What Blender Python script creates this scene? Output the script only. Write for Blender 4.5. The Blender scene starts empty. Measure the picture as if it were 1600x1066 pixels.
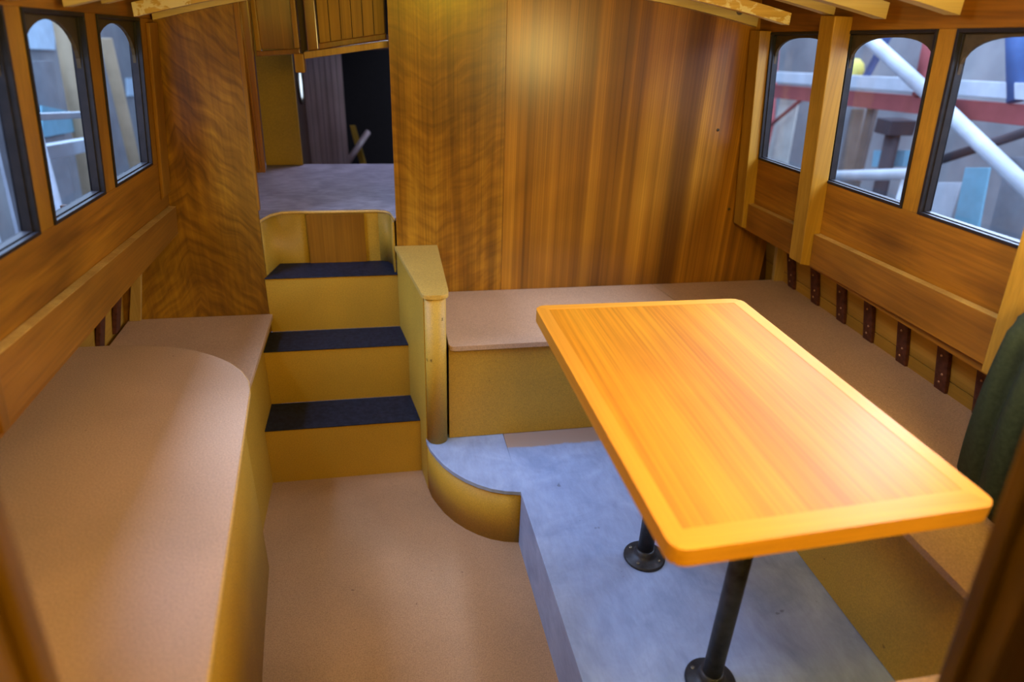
import bpy, bmesh, math, random
from mathutils import Vector, Matrix
random.seed(7)
C = bpy.context.scene.collection
sc = bpy.context.scene

# ------------------------------------------------------------------ materials
def new_mat(name):
    m = bpy.data.materials.new(name); m.use_nodes = True
    nt = m.node_tree
    b = nt.nodes['Principled BSDF']
    return m, nt, b
def ramp(nt, fac, stops):
    r = nt.nodes.new('ShaderNodeValToRGB')
    el = r.color_ramp.elements
    while len(el) < len(stops): el.new(0.5)
    for e, (p, c) in zip(el, stops):
        e.position = p; e.color = (c[0], c[1], c[2], 1)
    nt.links.new(fac, r.inputs['Fac'])
    return r.outputs['Color']
def coords(nt, scale, rot=(0,0,0), loc=(0,0,0)):
    t = nt.nodes.new('ShaderNodeTexCoord'); mp = nt.nodes.new('ShaderNodeMapping')
    mp.inputs['Scale'].default_value = scale; mp.inputs['Rotation'].default_value = rot
    mp.inputs['Location'].default_value = loc
    nt.links.new(t.outputs['Object'], mp.inputs['Vector'])
    return mp.outputs['Vector']
def noise(nt, vec, scale, detail=4, rough=.55, dist=0):
    n = nt.nodes.new('ShaderNodeTexNoise')
    n.inputs['Scale'].default_value = scale; n.inputs['Detail'].default_value = detail
    n.inputs['Roughness'].default_value = rough; n.inputs['Distortion'].default_value = dist
    nt.links.new(vec, n.inputs['Vector'])
    return n.outputs['Fac']
def mixc(nt, fac, a, b, mode='MIX'):
    m = nt.nodes.new('ShaderNodeMix'); m.data_type = 'RGBA'; m.blend_type = mode
    if isinstance(fac, (int, float)): m.inputs[0].default_value = fac
    else: nt.links.new(fac, m.inputs[0])
    for i, v in ((6, a), (7, b)):
        if isinstance(v, tuple): m.inputs[i].default_value = (v[0], v[1], v[2], 1)
        else: nt.links.new(v, m.inputs[i])
    return m.outputs[2]
def bump(nt, b, h, strength=.1, dist=.005):
    n = nt.nodes.new('ShaderNodeBump'); n.inputs['Strength'].default_value = strength
    n.inputs['Distance'].default_value = dist
    nt.links.new(h, n.inputs['Height']); nt.links.new(n.outputs['Normal'], b.inputs['Normal'])

def wood(name, dark, mid, light, axis='Z', freq=14, stretch=.07, rough=.4, coat=0.0, coat_rough=.15,
         fine=.35, figure=0.0, dist=.6, patch=.35, flame=None, spread=.20):
    m, nt, b = new_mat(name)
    s = {'X': (stretch, 1, 1), 'Y': (1, stretch, 1), 'Z': (1, 1, stretch)}[axis]
    v = coords(nt, s)
    n1 = noise(nt, v, freq, 3, .5, dist)
    col = ramp(nt, n1, [(.5-spread, dark), (.5, mid), (.5+spread, light)])
    s2 = {'X': (stretch*.25, 1, 1), 'Y': (1, stretch*.25, 1), 'Z': (1, 1, stretch*.25)}[axis]
    n2 = noise(nt, coords(nt, s2, loc=(3, 7, 1)), freq*14, 4, .6)
    g = ramp(nt, n2, [(.25, (1-fine,)*3), (.65, (1, 1, 1))])
    col = mixc(nt, 1.0, col, g, 'MULTIPLY')
    n3 = noise(nt, coords(nt, (1, 1, 1), loc=(5, 2, 9)), 2.3, 2, .5, .5)
    g3 = ramp(nt, n3, [(.3, (1-patch,)*3), (.7, (1, 1, 1))])
    col = mixc(nt, 1.0, col, g3, 'MULTIPLY')
    if flame is not None:
        # crossfire figure: fine ripples that rise or fall away from a centre line
        cx_, k, amp = flame
        t = nt.nodes.new('ShaderNodeTexCoord'); sp = nt.nodes.new('ShaderNodeSeparateXYZ'); nt.links.new(t.outputs['Object'], sp.inputs[0])
        def math_(op, a, b_=None):
            q = nt.nodes.new('ShaderNodeMath'); q.operation = op
            for ix, vv in enumerate((a, b_)):
                if vv is None: continue
                if isinstance(vv, (int, float)): q.inputs[ix].default_value = vv
                else: nt.links.new(vv, q.inputs[ix])
            return q.outputs[0]
        wob = math_('MULTIPLY', noise(nt, coords(nt, (1, 1, .5), loc=(2, 2, 2)), 5, 2), .22)
        ax = math_('ABSOLUTE', math_('SUBTRACT', math_('ADD', sp.outputs['X'], wob), cx_))
        zz = math_('ADD', sp.outputs['Z'], math_('MULTIPLY', ax, k))
        cb = nt.nodes.new('ShaderNodeCombineXYZ')
        nt.links.new(math_('MULTIPLY', ax, 9), cb.inputs[0]); nt.links.new(math_('MULTIPLY', zz, 30), cb.inputs[2])
        nf = noise(nt, cb.outputs[0], 1.0, 3, .55, .4)
        col = mixc(nt, 1.0, col, ramp(nt, nf, [(.34, (1-amp, 1-amp*1.1, 1-amp)), (.62, (1.12, 1.15, 1.12))]), 'MULTIPLY')
    if figure:
        n4 = noise(nt, coords(nt, (6, 6, 26), rot=(0, .25, 0)), 1.6, 3, .6, 1.6)
        g4 = ramp(nt, n4, [(.38, (1-figure, 1-figure, 1-figure)), (.6, (1.0, 1.0, 1.0))])
        col = mixc(nt, 1.0, col, g4, 'MULTIPLY')
    nt.links.new(col, b.inputs['Base Color'])
    b.inputs['Roughness'].default_value = rough
    b.inputs['Coat Weight'].default_value = coat; b.inputs['Coat Roughness'].default_value = coat_rough
    b.inputs['Specular IOR Level'].default_value = .28
    bump(nt, b, n2, .08, .002)
    return m

def board(name, c, rough=.6, speck=.26, blotch=.14, scale=260):
    m, nt, b = new_mat(name)
    v = coords(nt, (1, 1, 1))
    n1 = noise(nt, v, scale, 2, .7)
    col = ramp(nt, n1, [(.3, tuple(x*(1-speck) for x in c)), (.7, tuple(min(1, x*(1+speck*.7)) for x in c))])
    n2 = noise(nt, coords(nt, (1, 1, 1), loc=(4, 1, 2)), 3.1, 3, .55, .4)
    g = ramp(nt, n2, [(.32, (1-blotch,)*3), (.68, (1, 1, 1))])
    col = mixc(nt, 1.0, col, g, 'MULTIPLY')
    # scattered small nail marks and dirt specks
    n3 = noise(nt, coords(nt, (1, 1, 1), loc=(8, 3, 5)), 46, 1, .4)
    g = ramp(nt, n3, [(.165, (.55, .50, .48)), (.195, (1, 1, 1))])
    col = mixc(nt, 1.0, col, g, 'MULTIPLY')
    nt.links.new(col, b.inputs['Base Color'])
    b.inputs['Roughness'].default_value = rough
    bump(nt, b, n1, .05, .001)
    return m

def plain(name, c, rough=.5, metal=0.0, var=.15, scale=30, coat=0):
    m, nt, b = new_mat(name)
    n1 = noise(nt, coords(nt, (1, 1, 1)), scale, 3, .6)
    col = ramp(nt, n1, [(.3, tuple(x*(1-var) for x in c)), (.7, tuple(min(1, x*(1+var)) for x in c))])
    nt.links.new(col, b.inputs['Base Color'])
    b.inputs['Roughness'].default_value = rough; b.inputs['Metallic'].default_value = metal
    b.inputs['Coat Weight'].default_value = coat
    if rough > .4 and not metal: b.inputs['Specular IOR Level'].default_value = .25
    return m

M = {}
M['mdf'] = board('mdf', (.47, .26, .020))  # upright faces: yellow of the warm lamp light put into the colour
M['mdf_top'] = board('mdf_top', (.50, .30, .175), rough=.5)  # same fibreboard, tops coloured pinker for the cool daylight on them
M['mdf_edge'] = board('mdf_edge', (.68, .42, .12))
M['mdf_cap'] = board('mdf_cap', (.50, .30, .055))
M['floor'] = board('floor_board', (.40, .235, .13), rough=.55, blotch=.2)
M['bulk_a'] = wood('bulkhead_figured_veneer', (.20, .07, .005), (.38, .150, .009), (.53, .235, .016), 'Z', 11, .05, .34, .5, .24, fine=.5, dist=.6, flame=(-.06, -.5, .24))
M['bulk_b'] = wood('bulkhead_striped_veneer', (.17, .058, .005), (.33, .122, .008), (.50, .20, .014), 'Z', 13, .012, .34, .5, .24, fine=.55, dist=.15, spread=.155)
M['bulk_l'] = wood('bulkhead_flame_veneer', (.21, .075, .006), (.37, .15, .009), (.48, .215, .012), 'Z', 6, .16, .4, .35, .3, fine=.35, dist=1.0, flame=(-.93, 1.0, .38))
M['side'] = wood('cabin_side_mahogany', (.21, .070, .005), (.33, .118, .007), (.43, .165, .010), 'Y', 9, .12, .45, .1, .4, fine=.4, dist=1.2)
M['mull'] = wood('mullion_mahogany', (.24, .088, .005), (.33, .128, .008), (.41, .17, .010), 'Z', 12, .06, .45, .2, .3, fine=.3)
M['rail'] = wood('rail_oak', (.24, .085, .008), (.33, .125, .010), (.41, .165, .014), 'Y', 10, .1, .5, .15, .3, fine=.35)
M['pale'] = wood('pale_pine', (.50, .27, .06), (.62, .36, .085), (.74, .47, .13), 'Z', 12, .06, .5, 0, fine=.25)
M['post'] = wood('post_pine', (.33, .15, .010), (.43, .21, .018), (.52, .27, .030), 'Z', 12, .06, .45, .1, fine=.25)
M['beam'] = wood('beam_pine', (.62, .40, .12), (.76, .54, .21), (.86, .66, .32), 'X', 12, .06, .5, 0, fine=.2)
M['table'] = wood('table_ash', (.62, .21, .006), (.76, .29, .010), (.84, .35, .016), 'Y', 9, .05, .5, .12, .5, fine=.4, dist=.25, patch=.22)
M['table_edge'] = wood('table_edge_ash', (.70, .28, .02), (.80, .34, .03), (.88, .42, .05), 'Y', 9, .05, .5, .12, .5, fine=.2, patch=.1)
M['table_edge_x'] = wood('table_edge_ash_cross', (.70, .28, .02), (.80, .34, .03), (.88, .42, .05), 'X', 9, .05, .5, .12, .5, fine=.2, patch=.1)
M['rubber'] = plain('navy_rubber', (.011, .014, .028), .6, var=.5, scale=60)
M['iron'] = plain('black_iron', (.035, .033, .034), .5, .4, var=.6, scale=35)
M['gasket'] = plain('black_gasket', (.014, .011, .012), .42, var=.3)
M['reveal'] = plain('dark_window_reveal', (.05, .032, .014), .5, var=.25)
M['rib'] = plain('dark_rib', (.085, .025, .014), .55, var=.4, scale=50)
M['rivet'] = plain('copper_rivet', (.42, .22, .12), .4, .6)
M['hull'] = wood('hull_planking', (.36, .18, .02), (.50, .25, .03), (.60, .32, .045), 'Y', 8, .1, .6, 0, fine=.2)
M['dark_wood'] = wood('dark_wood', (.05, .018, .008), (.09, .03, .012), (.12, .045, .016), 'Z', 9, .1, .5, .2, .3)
M['red_wood'] = wood('red_brown_wood', (.16, .05, .006), (.27, .09, .008), (.36, .13, .012), 'Z', 9, .08, .3, .7, .15)
M['tg'] = wood('tongue_and_groove', (.30, .13, .010), (.42, .19, .013), (.52, .25, .018), 'Z', 10, .03, .45, .15, .3)
M['plank_grey'] = wood('grey_plank', (.30, .20, .20), (.42, .29, .30), (.52, .38, .39), 'Z', 14, .03, .45, .2, .3)
M['canvas'] = plain('dark_green_fabric', (.024, .033, .018), .9, var=.25, scale=90)
M['rope_black'] = plain('black_shadow_wood', (.012, .009, .010), .7)  # black colour stands in for the unlit depth of the doorway
M['bolt'] = plain('steel_bolt', (.18, .16, .12), .35, .8)
M['jamb_dark'] = wood('dark_door_jamb_wood', (.06, .024, .003), (.10, .042, .005), (.14, .06, .006), 'Z', 9, .06, .5, .1, .3)  # same jamb wood, shade of the unlit right jamb put into its colour
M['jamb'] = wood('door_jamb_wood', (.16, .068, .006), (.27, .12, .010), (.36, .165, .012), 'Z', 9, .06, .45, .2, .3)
# painted platform: blue grey paint with a raw strip at its back edge
def paint_mat(raw):
    m, nt, b = new_mat('blue_grey_paint' + ('_raw_strip' if raw else ''))
    v = coords(nt, (1, 1, 1))
    n1 = noise(nt, v, 6, 5, .6, .8)
    col = ramp(nt, n1, [(.3, (.20, .245, .37)), (.5, (.26, .31, .45)), (.72, (.33, .38, .52))])
    n2 = noise(nt, coords(nt, (1, .3, 1), rot=(0, 0, .5)), 60, 4, .7)
    col = mixc(nt, 1.0, col, ramp(nt, n2, [(.3, (.86,)*3), (.6, (1, 1, 1))]), 'MULTIPLY')
    n3 = noise(nt, coords(nt, (1, 1, 1), loc=(1, 2, 3)), 34, 1, .4)
    col = mixc(nt, 1.0, col, ramp(nt, n3, [(.165, (.6, .58, .56)), (.20, (1, 1, 1))]), 'MULTIPLY')
    if raw:
        sx = nt.nodes.new('ShaderNodeSeparateXYZ'); t = nt.nodes.new('ShaderNodeTexCoord')
        nt.links.new(t.outputs['Object'], sx.inputs[0])
        n4 = noise(nt, v, 16, 4, .7)
        ma = nt.nodes.new('ShaderNodeMath'); ma.operation = 'MULTIPLY_ADD'
        nt.links.new(n4, ma.inputs[0]); ma.inputs[1].default_value = .035
        nt.links.new(sx.outputs['Y'], ma.inputs[2])
        st = ramp(nt, ma.outputs[0], [(.0, (0, 0, 0)), (.0001, (0, 0, 0))])
        mr = nt.nodes.new('ShaderNodeMapRange'); nt.links.new(ma.outputs[0], mr.inputs[0])
        mr.inputs[1].default_value = .645; mr.inputs[2].default_value = .656
        col = mixc(nt, mr.outputs[0], col, (.30, .20, .15))
    nt.links.new(col, b.inputs['Base Color']); b.inputs['Roughness'].default_value = .5
    return m
M['paint'] = paint_mat(False); M['paint_raw'] = paint_mat(True)
def deck_mat():
    m, nt, b = new_mat('worn_deck')
    n1 = noise(nt, coords(nt, (.25, 1, 1)), 60, 5, .7)
    n2 = noise(nt, coords(nt, (1, 1, 1)), 7, 3, .6, .5)
    c1 = ramp(nt, n1, [(.3, (.20, .16, .20)), (.7, (.42, .36, .43))])
    c = mixc(nt, 1.0, c1, ramp(nt, n2, [(.3, (.7,)*3), (.7, (1.2,)*3)]), 'MULTIPLY')
    nt.links.new(c, b.inputs['Base Color']); b.inputs['Roughness'].default_value = .42
    return m
M['deck'] = deck_mat()
def chipped():
    m, nt, b = new_mat('chipped_cream_paint_on_pine')
    n1 = noise(nt, coords(nt, (.5, 1, 1)), 22, 4, .65, .5)
    mask = ramp(nt, n1, [(.50, (0, 0, 0)), (.54, (1, 1, 1))])
    n2 = noise(nt, coords(nt, (.06, 1, 1)), 70, 3, .6)
    w = ramp(nt, n2, [(.3, (.52, .30, .07)), (.7, (.70, .44, .13))])
    c = mixc(nt, mask, w, (.80, .66, .42))
    nt.links.new(c, b.inputs['Base Color']); b.inputs['Roughness'].default_value = .55
    return m
M['chipped'] = chipped()
def glass_mat():
    m = bpy.data.materials.new('window_glass'); m.use_nodes = True; nt = m.node_tree
    nt.nodes.clear()
    o = nt.nodes.new('ShaderNodeOutputMaterial'); mx = nt.nodes.new('ShaderNodeMixShader')
    t = nt.nodes.new('ShaderNodeBsdfTransparent'); g = nt.nodes.new('ShaderNodeBsdfGlossy')
    t.inputs[0].default_value = (.93, .96, 1, 1); g.inputs['Roughness'].default_value = .05
    mx.inputs[0].default_value = .06
    nt.links.new(t.outputs[0], mx.inputs[1]); nt.links.new(g.outputs[0], mx.inputs[2])
    nt.links.new(mx.outputs[0], o.inputs[0])
    return m
M['glass'] = glass_mat()

# ------------------------------------------------------------------ mesh helpers
class MB:
    """collects solids in world coordinates and links them as one mesh object"""
    def __init__(s): s.bm = bmesh.new(); s.slot = 0
    def _faces(s, vs, faces):
        out = []
        for f in faces:
            try: fc = s.bm.faces.new([vs[i] for i in f]); fc.material_index = s.slot; out.append(fc)
            except ValueError: pass
        return out
    def prism(s, pts, ext, bevel=0, seg=2):
        """polygon pts (3D) swept by vector ext"""
        pts = [Vector(p) for p in pts]; ext = Vector(ext); n = len(pts)
        a = [s.bm.verts.new(p) for p in pts]; b = [s.bm.verts.new(p+ext) for p in pts]
        vs = a+b
        fs = s._faces(vs, [tuple(range(n))[::-1], tuple(range(n, 2*n))] + [(i, (i+1) % n, n+(i+1) % n, n+i) for i in range(n)])
        if bevel:
            es = set(e for f in fs for e in f.edges)
            r = bmesh.ops.bevel(s.bm, geom=list(es), offset=bevel, segments=seg, profile=.6, affect='EDGES', clamp_overlap=True)
            for f in r['faces']: f.material_index = s.slot
        return s
    def box(s, x0, x1, y0, y1, z0, z1, bevel=0):
        return s.prism([(x0, y0, z0), (x1, y0, z0), (x1, y1, z0), (x0, y1, z0)], (0, 0, z1-z0), bevel)
    def hexa(s, p, bevel=0):
        """8 corners: 4 bottom, 4 top in the same order"""
        vs = [s.bm.verts.new(Vector(q)) for q in p]
        fs = s._faces(vs, [(3, 2, 1, 0), (4, 5, 6, 7), (0, 1, 5, 4), (1, 2, 6, 5), (2, 3, 7, 6), (3, 0, 4, 7)])
        if bevel:
            es = set(e for f in fs for e in f.edges)
            r = bmesh.ops.bevel(s.bm, geom=list(es), offset=bevel, segments=2, profile=.6, affect='EDGES')
            for f in r['faces']: f.material_index = s.slot
        return s
    def plan(s, poly, z0, z1, bevel=0):
        return s.prism([(x, y, z0) for x, y in poly], (0, 0, z1-z0), bevel)
    def ribbon(s, line, z0, z1, t):
        """vertical curved panel: plan polyline, thickness t to its left"""
        n = len(line); L = [Vector((x, y, 0)) for x, y in line]
        off = []
        for i in range(n):
            d = (L[min(i+1, n-1)]-L[max(i-1, 0)]).normalized(); off.append(L[i]+Vector((-d.y, d.x, 0))*t)
        rows = []
        for i in range(n):
            rows.append([s.bm.verts.new((p.x, p.y, z)) for p, z in ((L[i], z0), (off[i], z0), (off[i], z1), (L[i], z1))])
        for i in range(n-1):
            for k in range(4):
                f = s.bm.faces.new([rows[i][k], rows[i+1][k], rows[i+1][(k+1) % 4], rows[i][(k+1) % 4]]); f.material_index = s.slot; f.smooth = (k in (1, 3))
        for r in (rows[0][::-1], rows[-1]):
            f = s.bm.faces.new(r); f.material_index = s.slot
        return s
    def lathe(s, c, prof, axis=(0, 0, 1), seg=28):
        """profile of (radius, height) spun round an axis through c"""
        c = Vector(c); ax = Vector(axis).normalized(); q = Vector((0, 0, 1)).rotation_difference(ax)
        rings = []
        for r, h in prof:
            if r < 1e-6: rings.append([s.bm.verts.new(c+q@Vector((0, 0, h)))]); continue
            rings.append([s.bm.verts.new(c+q@Vector((r*math.cos(2*math.pi*k/seg), r*math.sin(2*math.pi*k/seg), h))) for k in range(seg)])
        for a, b in zip(rings, rings[1:]):
            for k in range(seg):
                k2 = (k+1) % seg
                if len(a) == 1 and len(b) == 1: continue
                if len(a) == 1: v = [a[0], b[k], b[k2]]
                elif len(b) == 1: v = [a[k], a[k2], b[0]]
                else: v = [a[k], a[k2], b[k2], b[k]]
                f = s.bm.faces.new(v); f.smooth = True; f.material_index = s.slot
        for r in (rings[0], rings[-1]):
            if len(r) > 1:
                f = s.bm.faces.new(r); f.material_index = s.slot
        return s
    def tube(s, p, q, r, seg=20):
        p, q = Vector(p), Vector(q); L = (q-p).length
        return s.lathe(p, [(r, 0), (r, L)], q-p, seg)
    def build(s, name, mats, parent=None, loc=None):
        mats = mats if isinstance(mats, (list, tuple)) else [mats]
        me = bpy.data.meshes.new(name)
        bmesh.ops.recalc_face_normals(s.bm, faces=s.bm.faces)
        o = bpy.data.objects.new(name, me); C.objects.link(o)
        base = Vector((0, 0, 0))
        if parent is not None:
            o.parent = parent; base = world_loc(parent)
        elif loc is not None:
            base = Vector(loc); o.location = base
        for v in s.bm.verts: v.co -= base
        s.bm.to_mesh(me); s.bm.free()
        for m in mats: me.materials.append(M[m])
        return o
def world_loc(o):
    v = Vector((0, 0, 0))
    while o is not None: v += o.location; o = o.parent
    return v
def thing(name, label, cat, loc=(0, 0, 0), group=None):
    o = bpy.data.objects.new(name, None); C.objects.link(o); o.location = loc
    o.empty_display_size = .05
    return tag(o, label, cat, group)
def tag(o, label, cat, group=None, kind=None):
    o['label'] = label; o['category'] = cat
    if group: o['group'] = group
    if kind: o['kind'] = kind
    return o
def struct(o, label=None):
    o['kind'] = 'structure'
    if label: o['label'] = label
    return o
def arc(cx, cy, rx, ry, a0, a1, n=16):
    return [(cx+rx*math.cos(math.radians(a0+(a1-a0)*i/n)), cy+ry*math.sin(math.radians(a0+(a1-a0)*i/n))) for i in range(n+1)]
def rounded(poly, r, n=6):
    """round the corners of a plan polygon"""
    out = []; k = len(poly)
    for i in range(k):
        p = Vector(poly[i]); a = (Vector(poly[i-1])-p); b = (Vector(poly[(i+1) % k])-p)
        rr = r[i] if isinstance(r, (list, tuple)) else r
        if rr == 0: out.append(tuple(p)); continue
        A = p+a.normalized()*rr; B = p+b.normalized()*rr
        for j in range(n+1):
            t = j/n; q = A*(1-t)**2+p*2*t*(1-t)+B*t*t
            out.append((q.x, q.y))
    return out

# ------------------------------------------------------------------ cabin sides
BOW = 2.49                       # bulkhead face
AFT = -1.3
CX = .3525
def W(side, y, z, off=0):
    """point on the sloping cabin side; off is measured inboard"""
    if side > 0: return Vector((1.455-.107*(z-.95)-off, y, z))
    return Vector((-.75+.107*(z-.955)+off, y, z))
def zb(y): return 1.147+.034*(BOW-y)                     # window bottoms
def zt(side, y): return (1.592 if side > 0 else 1.572)+.048*(BOW-y)
WIN = {1: [(2.040, 2.405), (1.612, 1.976), (1.195, 1.550)], -1: [(1.995, 2.335), (1.598, 1.915), (1.170, 1.526)]}
ROOF = 1.70
for side, nm in ((1, 'wall_right'), (-1, 'wall_left')):
    w = MB()
    def piece(pts, slot=0, t=.030, b=.0015):
        w.slot = slot
        w.prism([W(side, y, z) for y, z in pts], (side*t, 0, 0), b)
    wins = sorted(WIN[side])
    ends = [AFT]+[v for ab in wins for v in ab]+[BOW+.02]
    # lower panels, butt jointed where the photo shows the joint
    cuts = [AFT, .4, 1.545, BOW+.02] if side > 0 else [AFT, .4, BOW+.02]
    for a, b in zip(cuts, cuts[1:]):
        piece([(a, .86), (b, .86), (b, zb(b)), (a, zb(a))], 0)
    for i in range(0, len(ends)-1, 2):
        a, b = ends[i], ends[i+1]
        piece([(a, zb(a)), (b, zb(b)), (b, zt(side, b)), (a, zt(side, a))], 1)
    piece([(AFT, zt(side, AFT)), (BOW+.02, zt(side, BOW+.02)), (BOW+.02, ROOF+.06), (AFT, ROOF+.16)], 0)
    struct(w.build(nm, ['side', 'mull'], loc=W(side, 1.0, .86)), 'varnished mahogany cabin side above the %s' % ('dinette bench' if side > 0 else 'long worktop'))
# windows
wn = 0
for side in (-1, 1):
    for (y0, y1) in sorted(WIN[side], reverse=True):
        wn += 1
        root = thing('window_%d' % wn, 'x', 'window', W(side, (y0+y1)/2, zb((y0+y1)/2)))
        del root['category']; root['kind'] = 'structure'
        del root['label']
        def P(y, z, off): return W(side, y, z, off)
        # black gasket ring, then deeper brown reveal
        g = MB(); t = .0085
        cor = [(y0, zb(y0)), (y1, zb(y1)), (y1, zt(side, y1)), (y0, zt(side, y0))]
        inn = [(y0+t, zb(y0)+t), (y1-t, zb(y1)+t), (y1-t, zt(side, y1)-t), (y0+t, zt(side, y0)-t)]
        for i in range(4):
            j = (i+1) % 4
            g.prism([P(*cor[i], .004), P(*cor[j], .004), P(*inn[j], .004), P(*inn[i], .004)], (side*.016, 0, 0), .001)
        g.build('gasket', 'gasket', root)
        r = MB(); t2 = .0115
        in2 = [(y0+t2, zb(y0)+t2), (y1-t2, zb(y1)+t2), (y1-t2, zt(side, y1)-t2), (y0+t2, zt(side, y0)-t2)]
        for i in range(4):
            j = (i+1) % 4
            r.prism([P(*cor[i], -.008), P(*cor[j], -.008), P(*in2[j], -.008), P(*in2[i], -.008)], (side*.022, 0, 0), .001)
        r.build('window_frame', 'gasket', root)
        # arched head: dark spandrels in the upper corners
        sp = MB(); ht = .105 if side < 0 else .085
        yc = (y0+y1)/2; hw = (y1-y0)/2-t2
        N = 18
        arcp = []
        for k in range(N+1):
            a = math.pi*k/N
            e = .80 if side > 0 else 1.0
            cx_ = math.copysign(abs(math.cos(a))**e, math.cos(a)); sn = math.sin(a)**(e*.9)
            y = yc-hw*cx_
            arcp.append((y, zt(side, y)-.018-ht+ht*sn))
        for k in range(N):
            (a1, b1), (a2, b2) = arcp[k], arcp[k+1]
            sp.prism([P(a1, b1, -.014), P(a2, b2, -.014), P(a2, zt(side, a2)-.006, -.014), P(a1, zt(side, a1)-.006, -.014)], (side*.009, 0, 0))
        bmesh.ops.remove_doubles(sp.bm, verts=sp.bm.verts, dist=.0002)
        sp.build('arched_head', 'reveal', root)
        p = MB()
        p.prism([P(*q, -.025) for q in in2], (side*.004, 0, 0))
        p.build('pane', 'glass', root)

# side rails (boards along the joint of cabin side and side deck)
def rail(side, ya, yb, label):
    off = .026
    za = lambda y: (.974+.040*(2.471-y)) if side > 0 else (.984+.050*(2.42-y))
    zl = lambda y: (.866+.024*(2.471-y)) if side > 0 else (.881+.018*(2.42-y))
    m = MB()
    m.slot = 0
    m.hexa([W(side, ya, zl(ya), 0.001), W(side, yb, zl(yb), 0.001), W(side, yb, zl(yb), off), W(side, ya, zl(ya), off),
            W(side, ya, za(ya), 0.001), W(side, yb, za(yb), 0.001), W(side, yb, za(yb)-.002, off), W(side, ya, za(ya)-.002, off)], .002)
    for f in m.bm.faces:
        f.normal_update()
        if abs(f.normal.z) > .8 and f.calc_center_median().z > .93: f.material_index = 1
    tag(m.build('side_rail', ['rail', 'pale'], loc=W(side, (ya+yb)/2, .87)), label, 'rail', 'long boards along the foot of the cabin sides')
rail(1, 2.045, 2.425, 'short brown wooden rail board under the right-hand window nearest the bulkhead')
rail(1, 1.185, 1.955, 'long brown wooden rail board under the two nearer right-hand windows')
rail(1, .55, 1.11, 'stub of brown rail board beyond the nearest right-hand post at the picture edge')
rail(-1, 1.215, 2.475, 'long brown wooden rail board under the left-hand windows above the worktop')
rail(-1, .55, 1.16, 'near piece of rail board at the far left edge behind the door jamb')

# posts standing on the cabin side, up to the beams
def post(side, y0, y1, z0, z1, off, label, mat='post', base=0.0):
    m = MB()
    m.hexa([W(side, y0, z0, base), W(side, y1, z0, base), W(side, y1, z0+.012, off), W(side, y0, z0+.012, off),
            W(side, y0, z1, base), W(side, y1, z1, base), W(side, y1, z1, off), W(side, y0, z1, off)], .003)
    tag(m.build('side_post', mat, loc=W(side, (y0+y1)/2, z0)), label, 'post', 'pale posts on the cabin sides')
post(1, 1.958, 2.030, .872, 1.655, .060, 'pale wooden post between the first and second right-hand windows', base=0)
post(1, 2.405, 2.475, .866, 1.60, .045, 'pale wooden corner post where the right cabin side meets the big bulkhead panel')
post(1, 1.115, 1.178, .885, 1.68, .060, 'pale wooden post at the right edge beyond the third window')
post(-1, 1.185, 1.212, .890, 1.66, .034, 'slim wooden post end at the left picture edge below the nearest window', mat='mull')
post(-1, 2.395, 2.480, 1.02, 1.565, .012, 'flat wooden corner strip where the left cabin side meets the bulkhead', mat='mull')

# hull sides below the side decks
def hullx(side, z): 
    h = 1.353-.27*(z-.61) if z > .61 else 1.353+.12*(.61-z)
    return CX+side*h+(.020 if side < 0 else 0)
for side, nm in ((1, 'hull_right'), (-1, 'hull_left')):
    m = MB()
    zz = [.0, .44, .655, .92]
    for a, b in zip(zz, zz[1:]):
        m.prism([(hullx(side, a), AFT, a+.0015), (hullx(side, b), AFT, b-.0015), (hullx(side, b)+side*.03, AFT, b-.0015), (hullx(side, a)+side*.03, AFT, a+.0015)], (0, BOW+.25-AFT, 0), .001)
    struct(m.build(nm, 'hull', loc=(hullx(side, .5), 1, 0)), 'planked hull side under the side deck')
    d = MB()   # side deck
    x0 = W(side, 0, .88).x + side*.002; x1 = hullx(side, .93)+side*.05
    d.box(min(x0, x1), max(x0, x1), AFT, BOW+.25, .925, .95)
    struct(d.build('side_deck', 'hull', loc=((x0+x1)/2, 1, .925)), 'side deck over the hull side')
# ribs with rivets
def rib(side, y, z0, label, wid=.048):
    root = thing('hull_rib', label, 'rib', (hullx(side, z0), y, z0), 'dark riveted ribs on the hull sides')
    m = MB(); z1 = .92; s = side
    m.hexa([(hullx(s, z0)-s*.016, y-wid/2, z0), (hullx(s, z0)-s*.016, y+wid/2, z0), (hullx(s, z0)-s*.001, y+wid/2, z0), (hullx(s, z0)-s*.001, y-wid/2, z0),
            (hullx(s, z1)-s*.016, y-wid/2, z1), (hullx(s, z1)-s*.016, y+wid/2, z1), (hullx(s, z1)-s*.001, y+wid/2, z1), (hullx(s, z1)-s*.001, y-wid/2, z1)], .003)
    m.build('rib_strip', 'rib', root)
    for z, dy in ((z0+.030, .004), (z0+.062, -.006), (z0+.125, .003)):
        r = MB(); r.lathe((hullx(s, z)-s*.015, y+dy, z), [(.0045, 0), (.0042, .002), (.002, .0035), (0, .004)], (-s, 0, 0), 10)
        r.build('rivet', 'rivet', root)
ords = ['nearest the bulkhead', 'second from the bulkhead', 'third from the bulkhead', 'fourth from the bulkhead', 'fifth from the bulkhead', 'sixth from the bulkhead', 'beside the green cushion']
for y, o in zip((2.385, 2.213, 2.041, 1.881, 1.707, 1.529, 1.375), ords):
    rib(1, y, .611, 'dark brown riveted rib on the right hull side, %s' % o)
for y, o in zip((2.385, 2.222), ('nearer the bulkhead', 'nearer the long worktop')):
    rib(-1, y, .546, 'dark brown riveted rib on the left hull side, %s' % o)
m = MB(); m.hexa([(1.655, 2.462, .611), (1.70, 2.462, .611), (1.70, 2.484, .611), (1.655, 2.484, .611), (1.625, 2.462, .90), (1.67, 2.462, .90), (1.67, 2.484, .90), (1.625, 2.484, .90)], .002)
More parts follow.
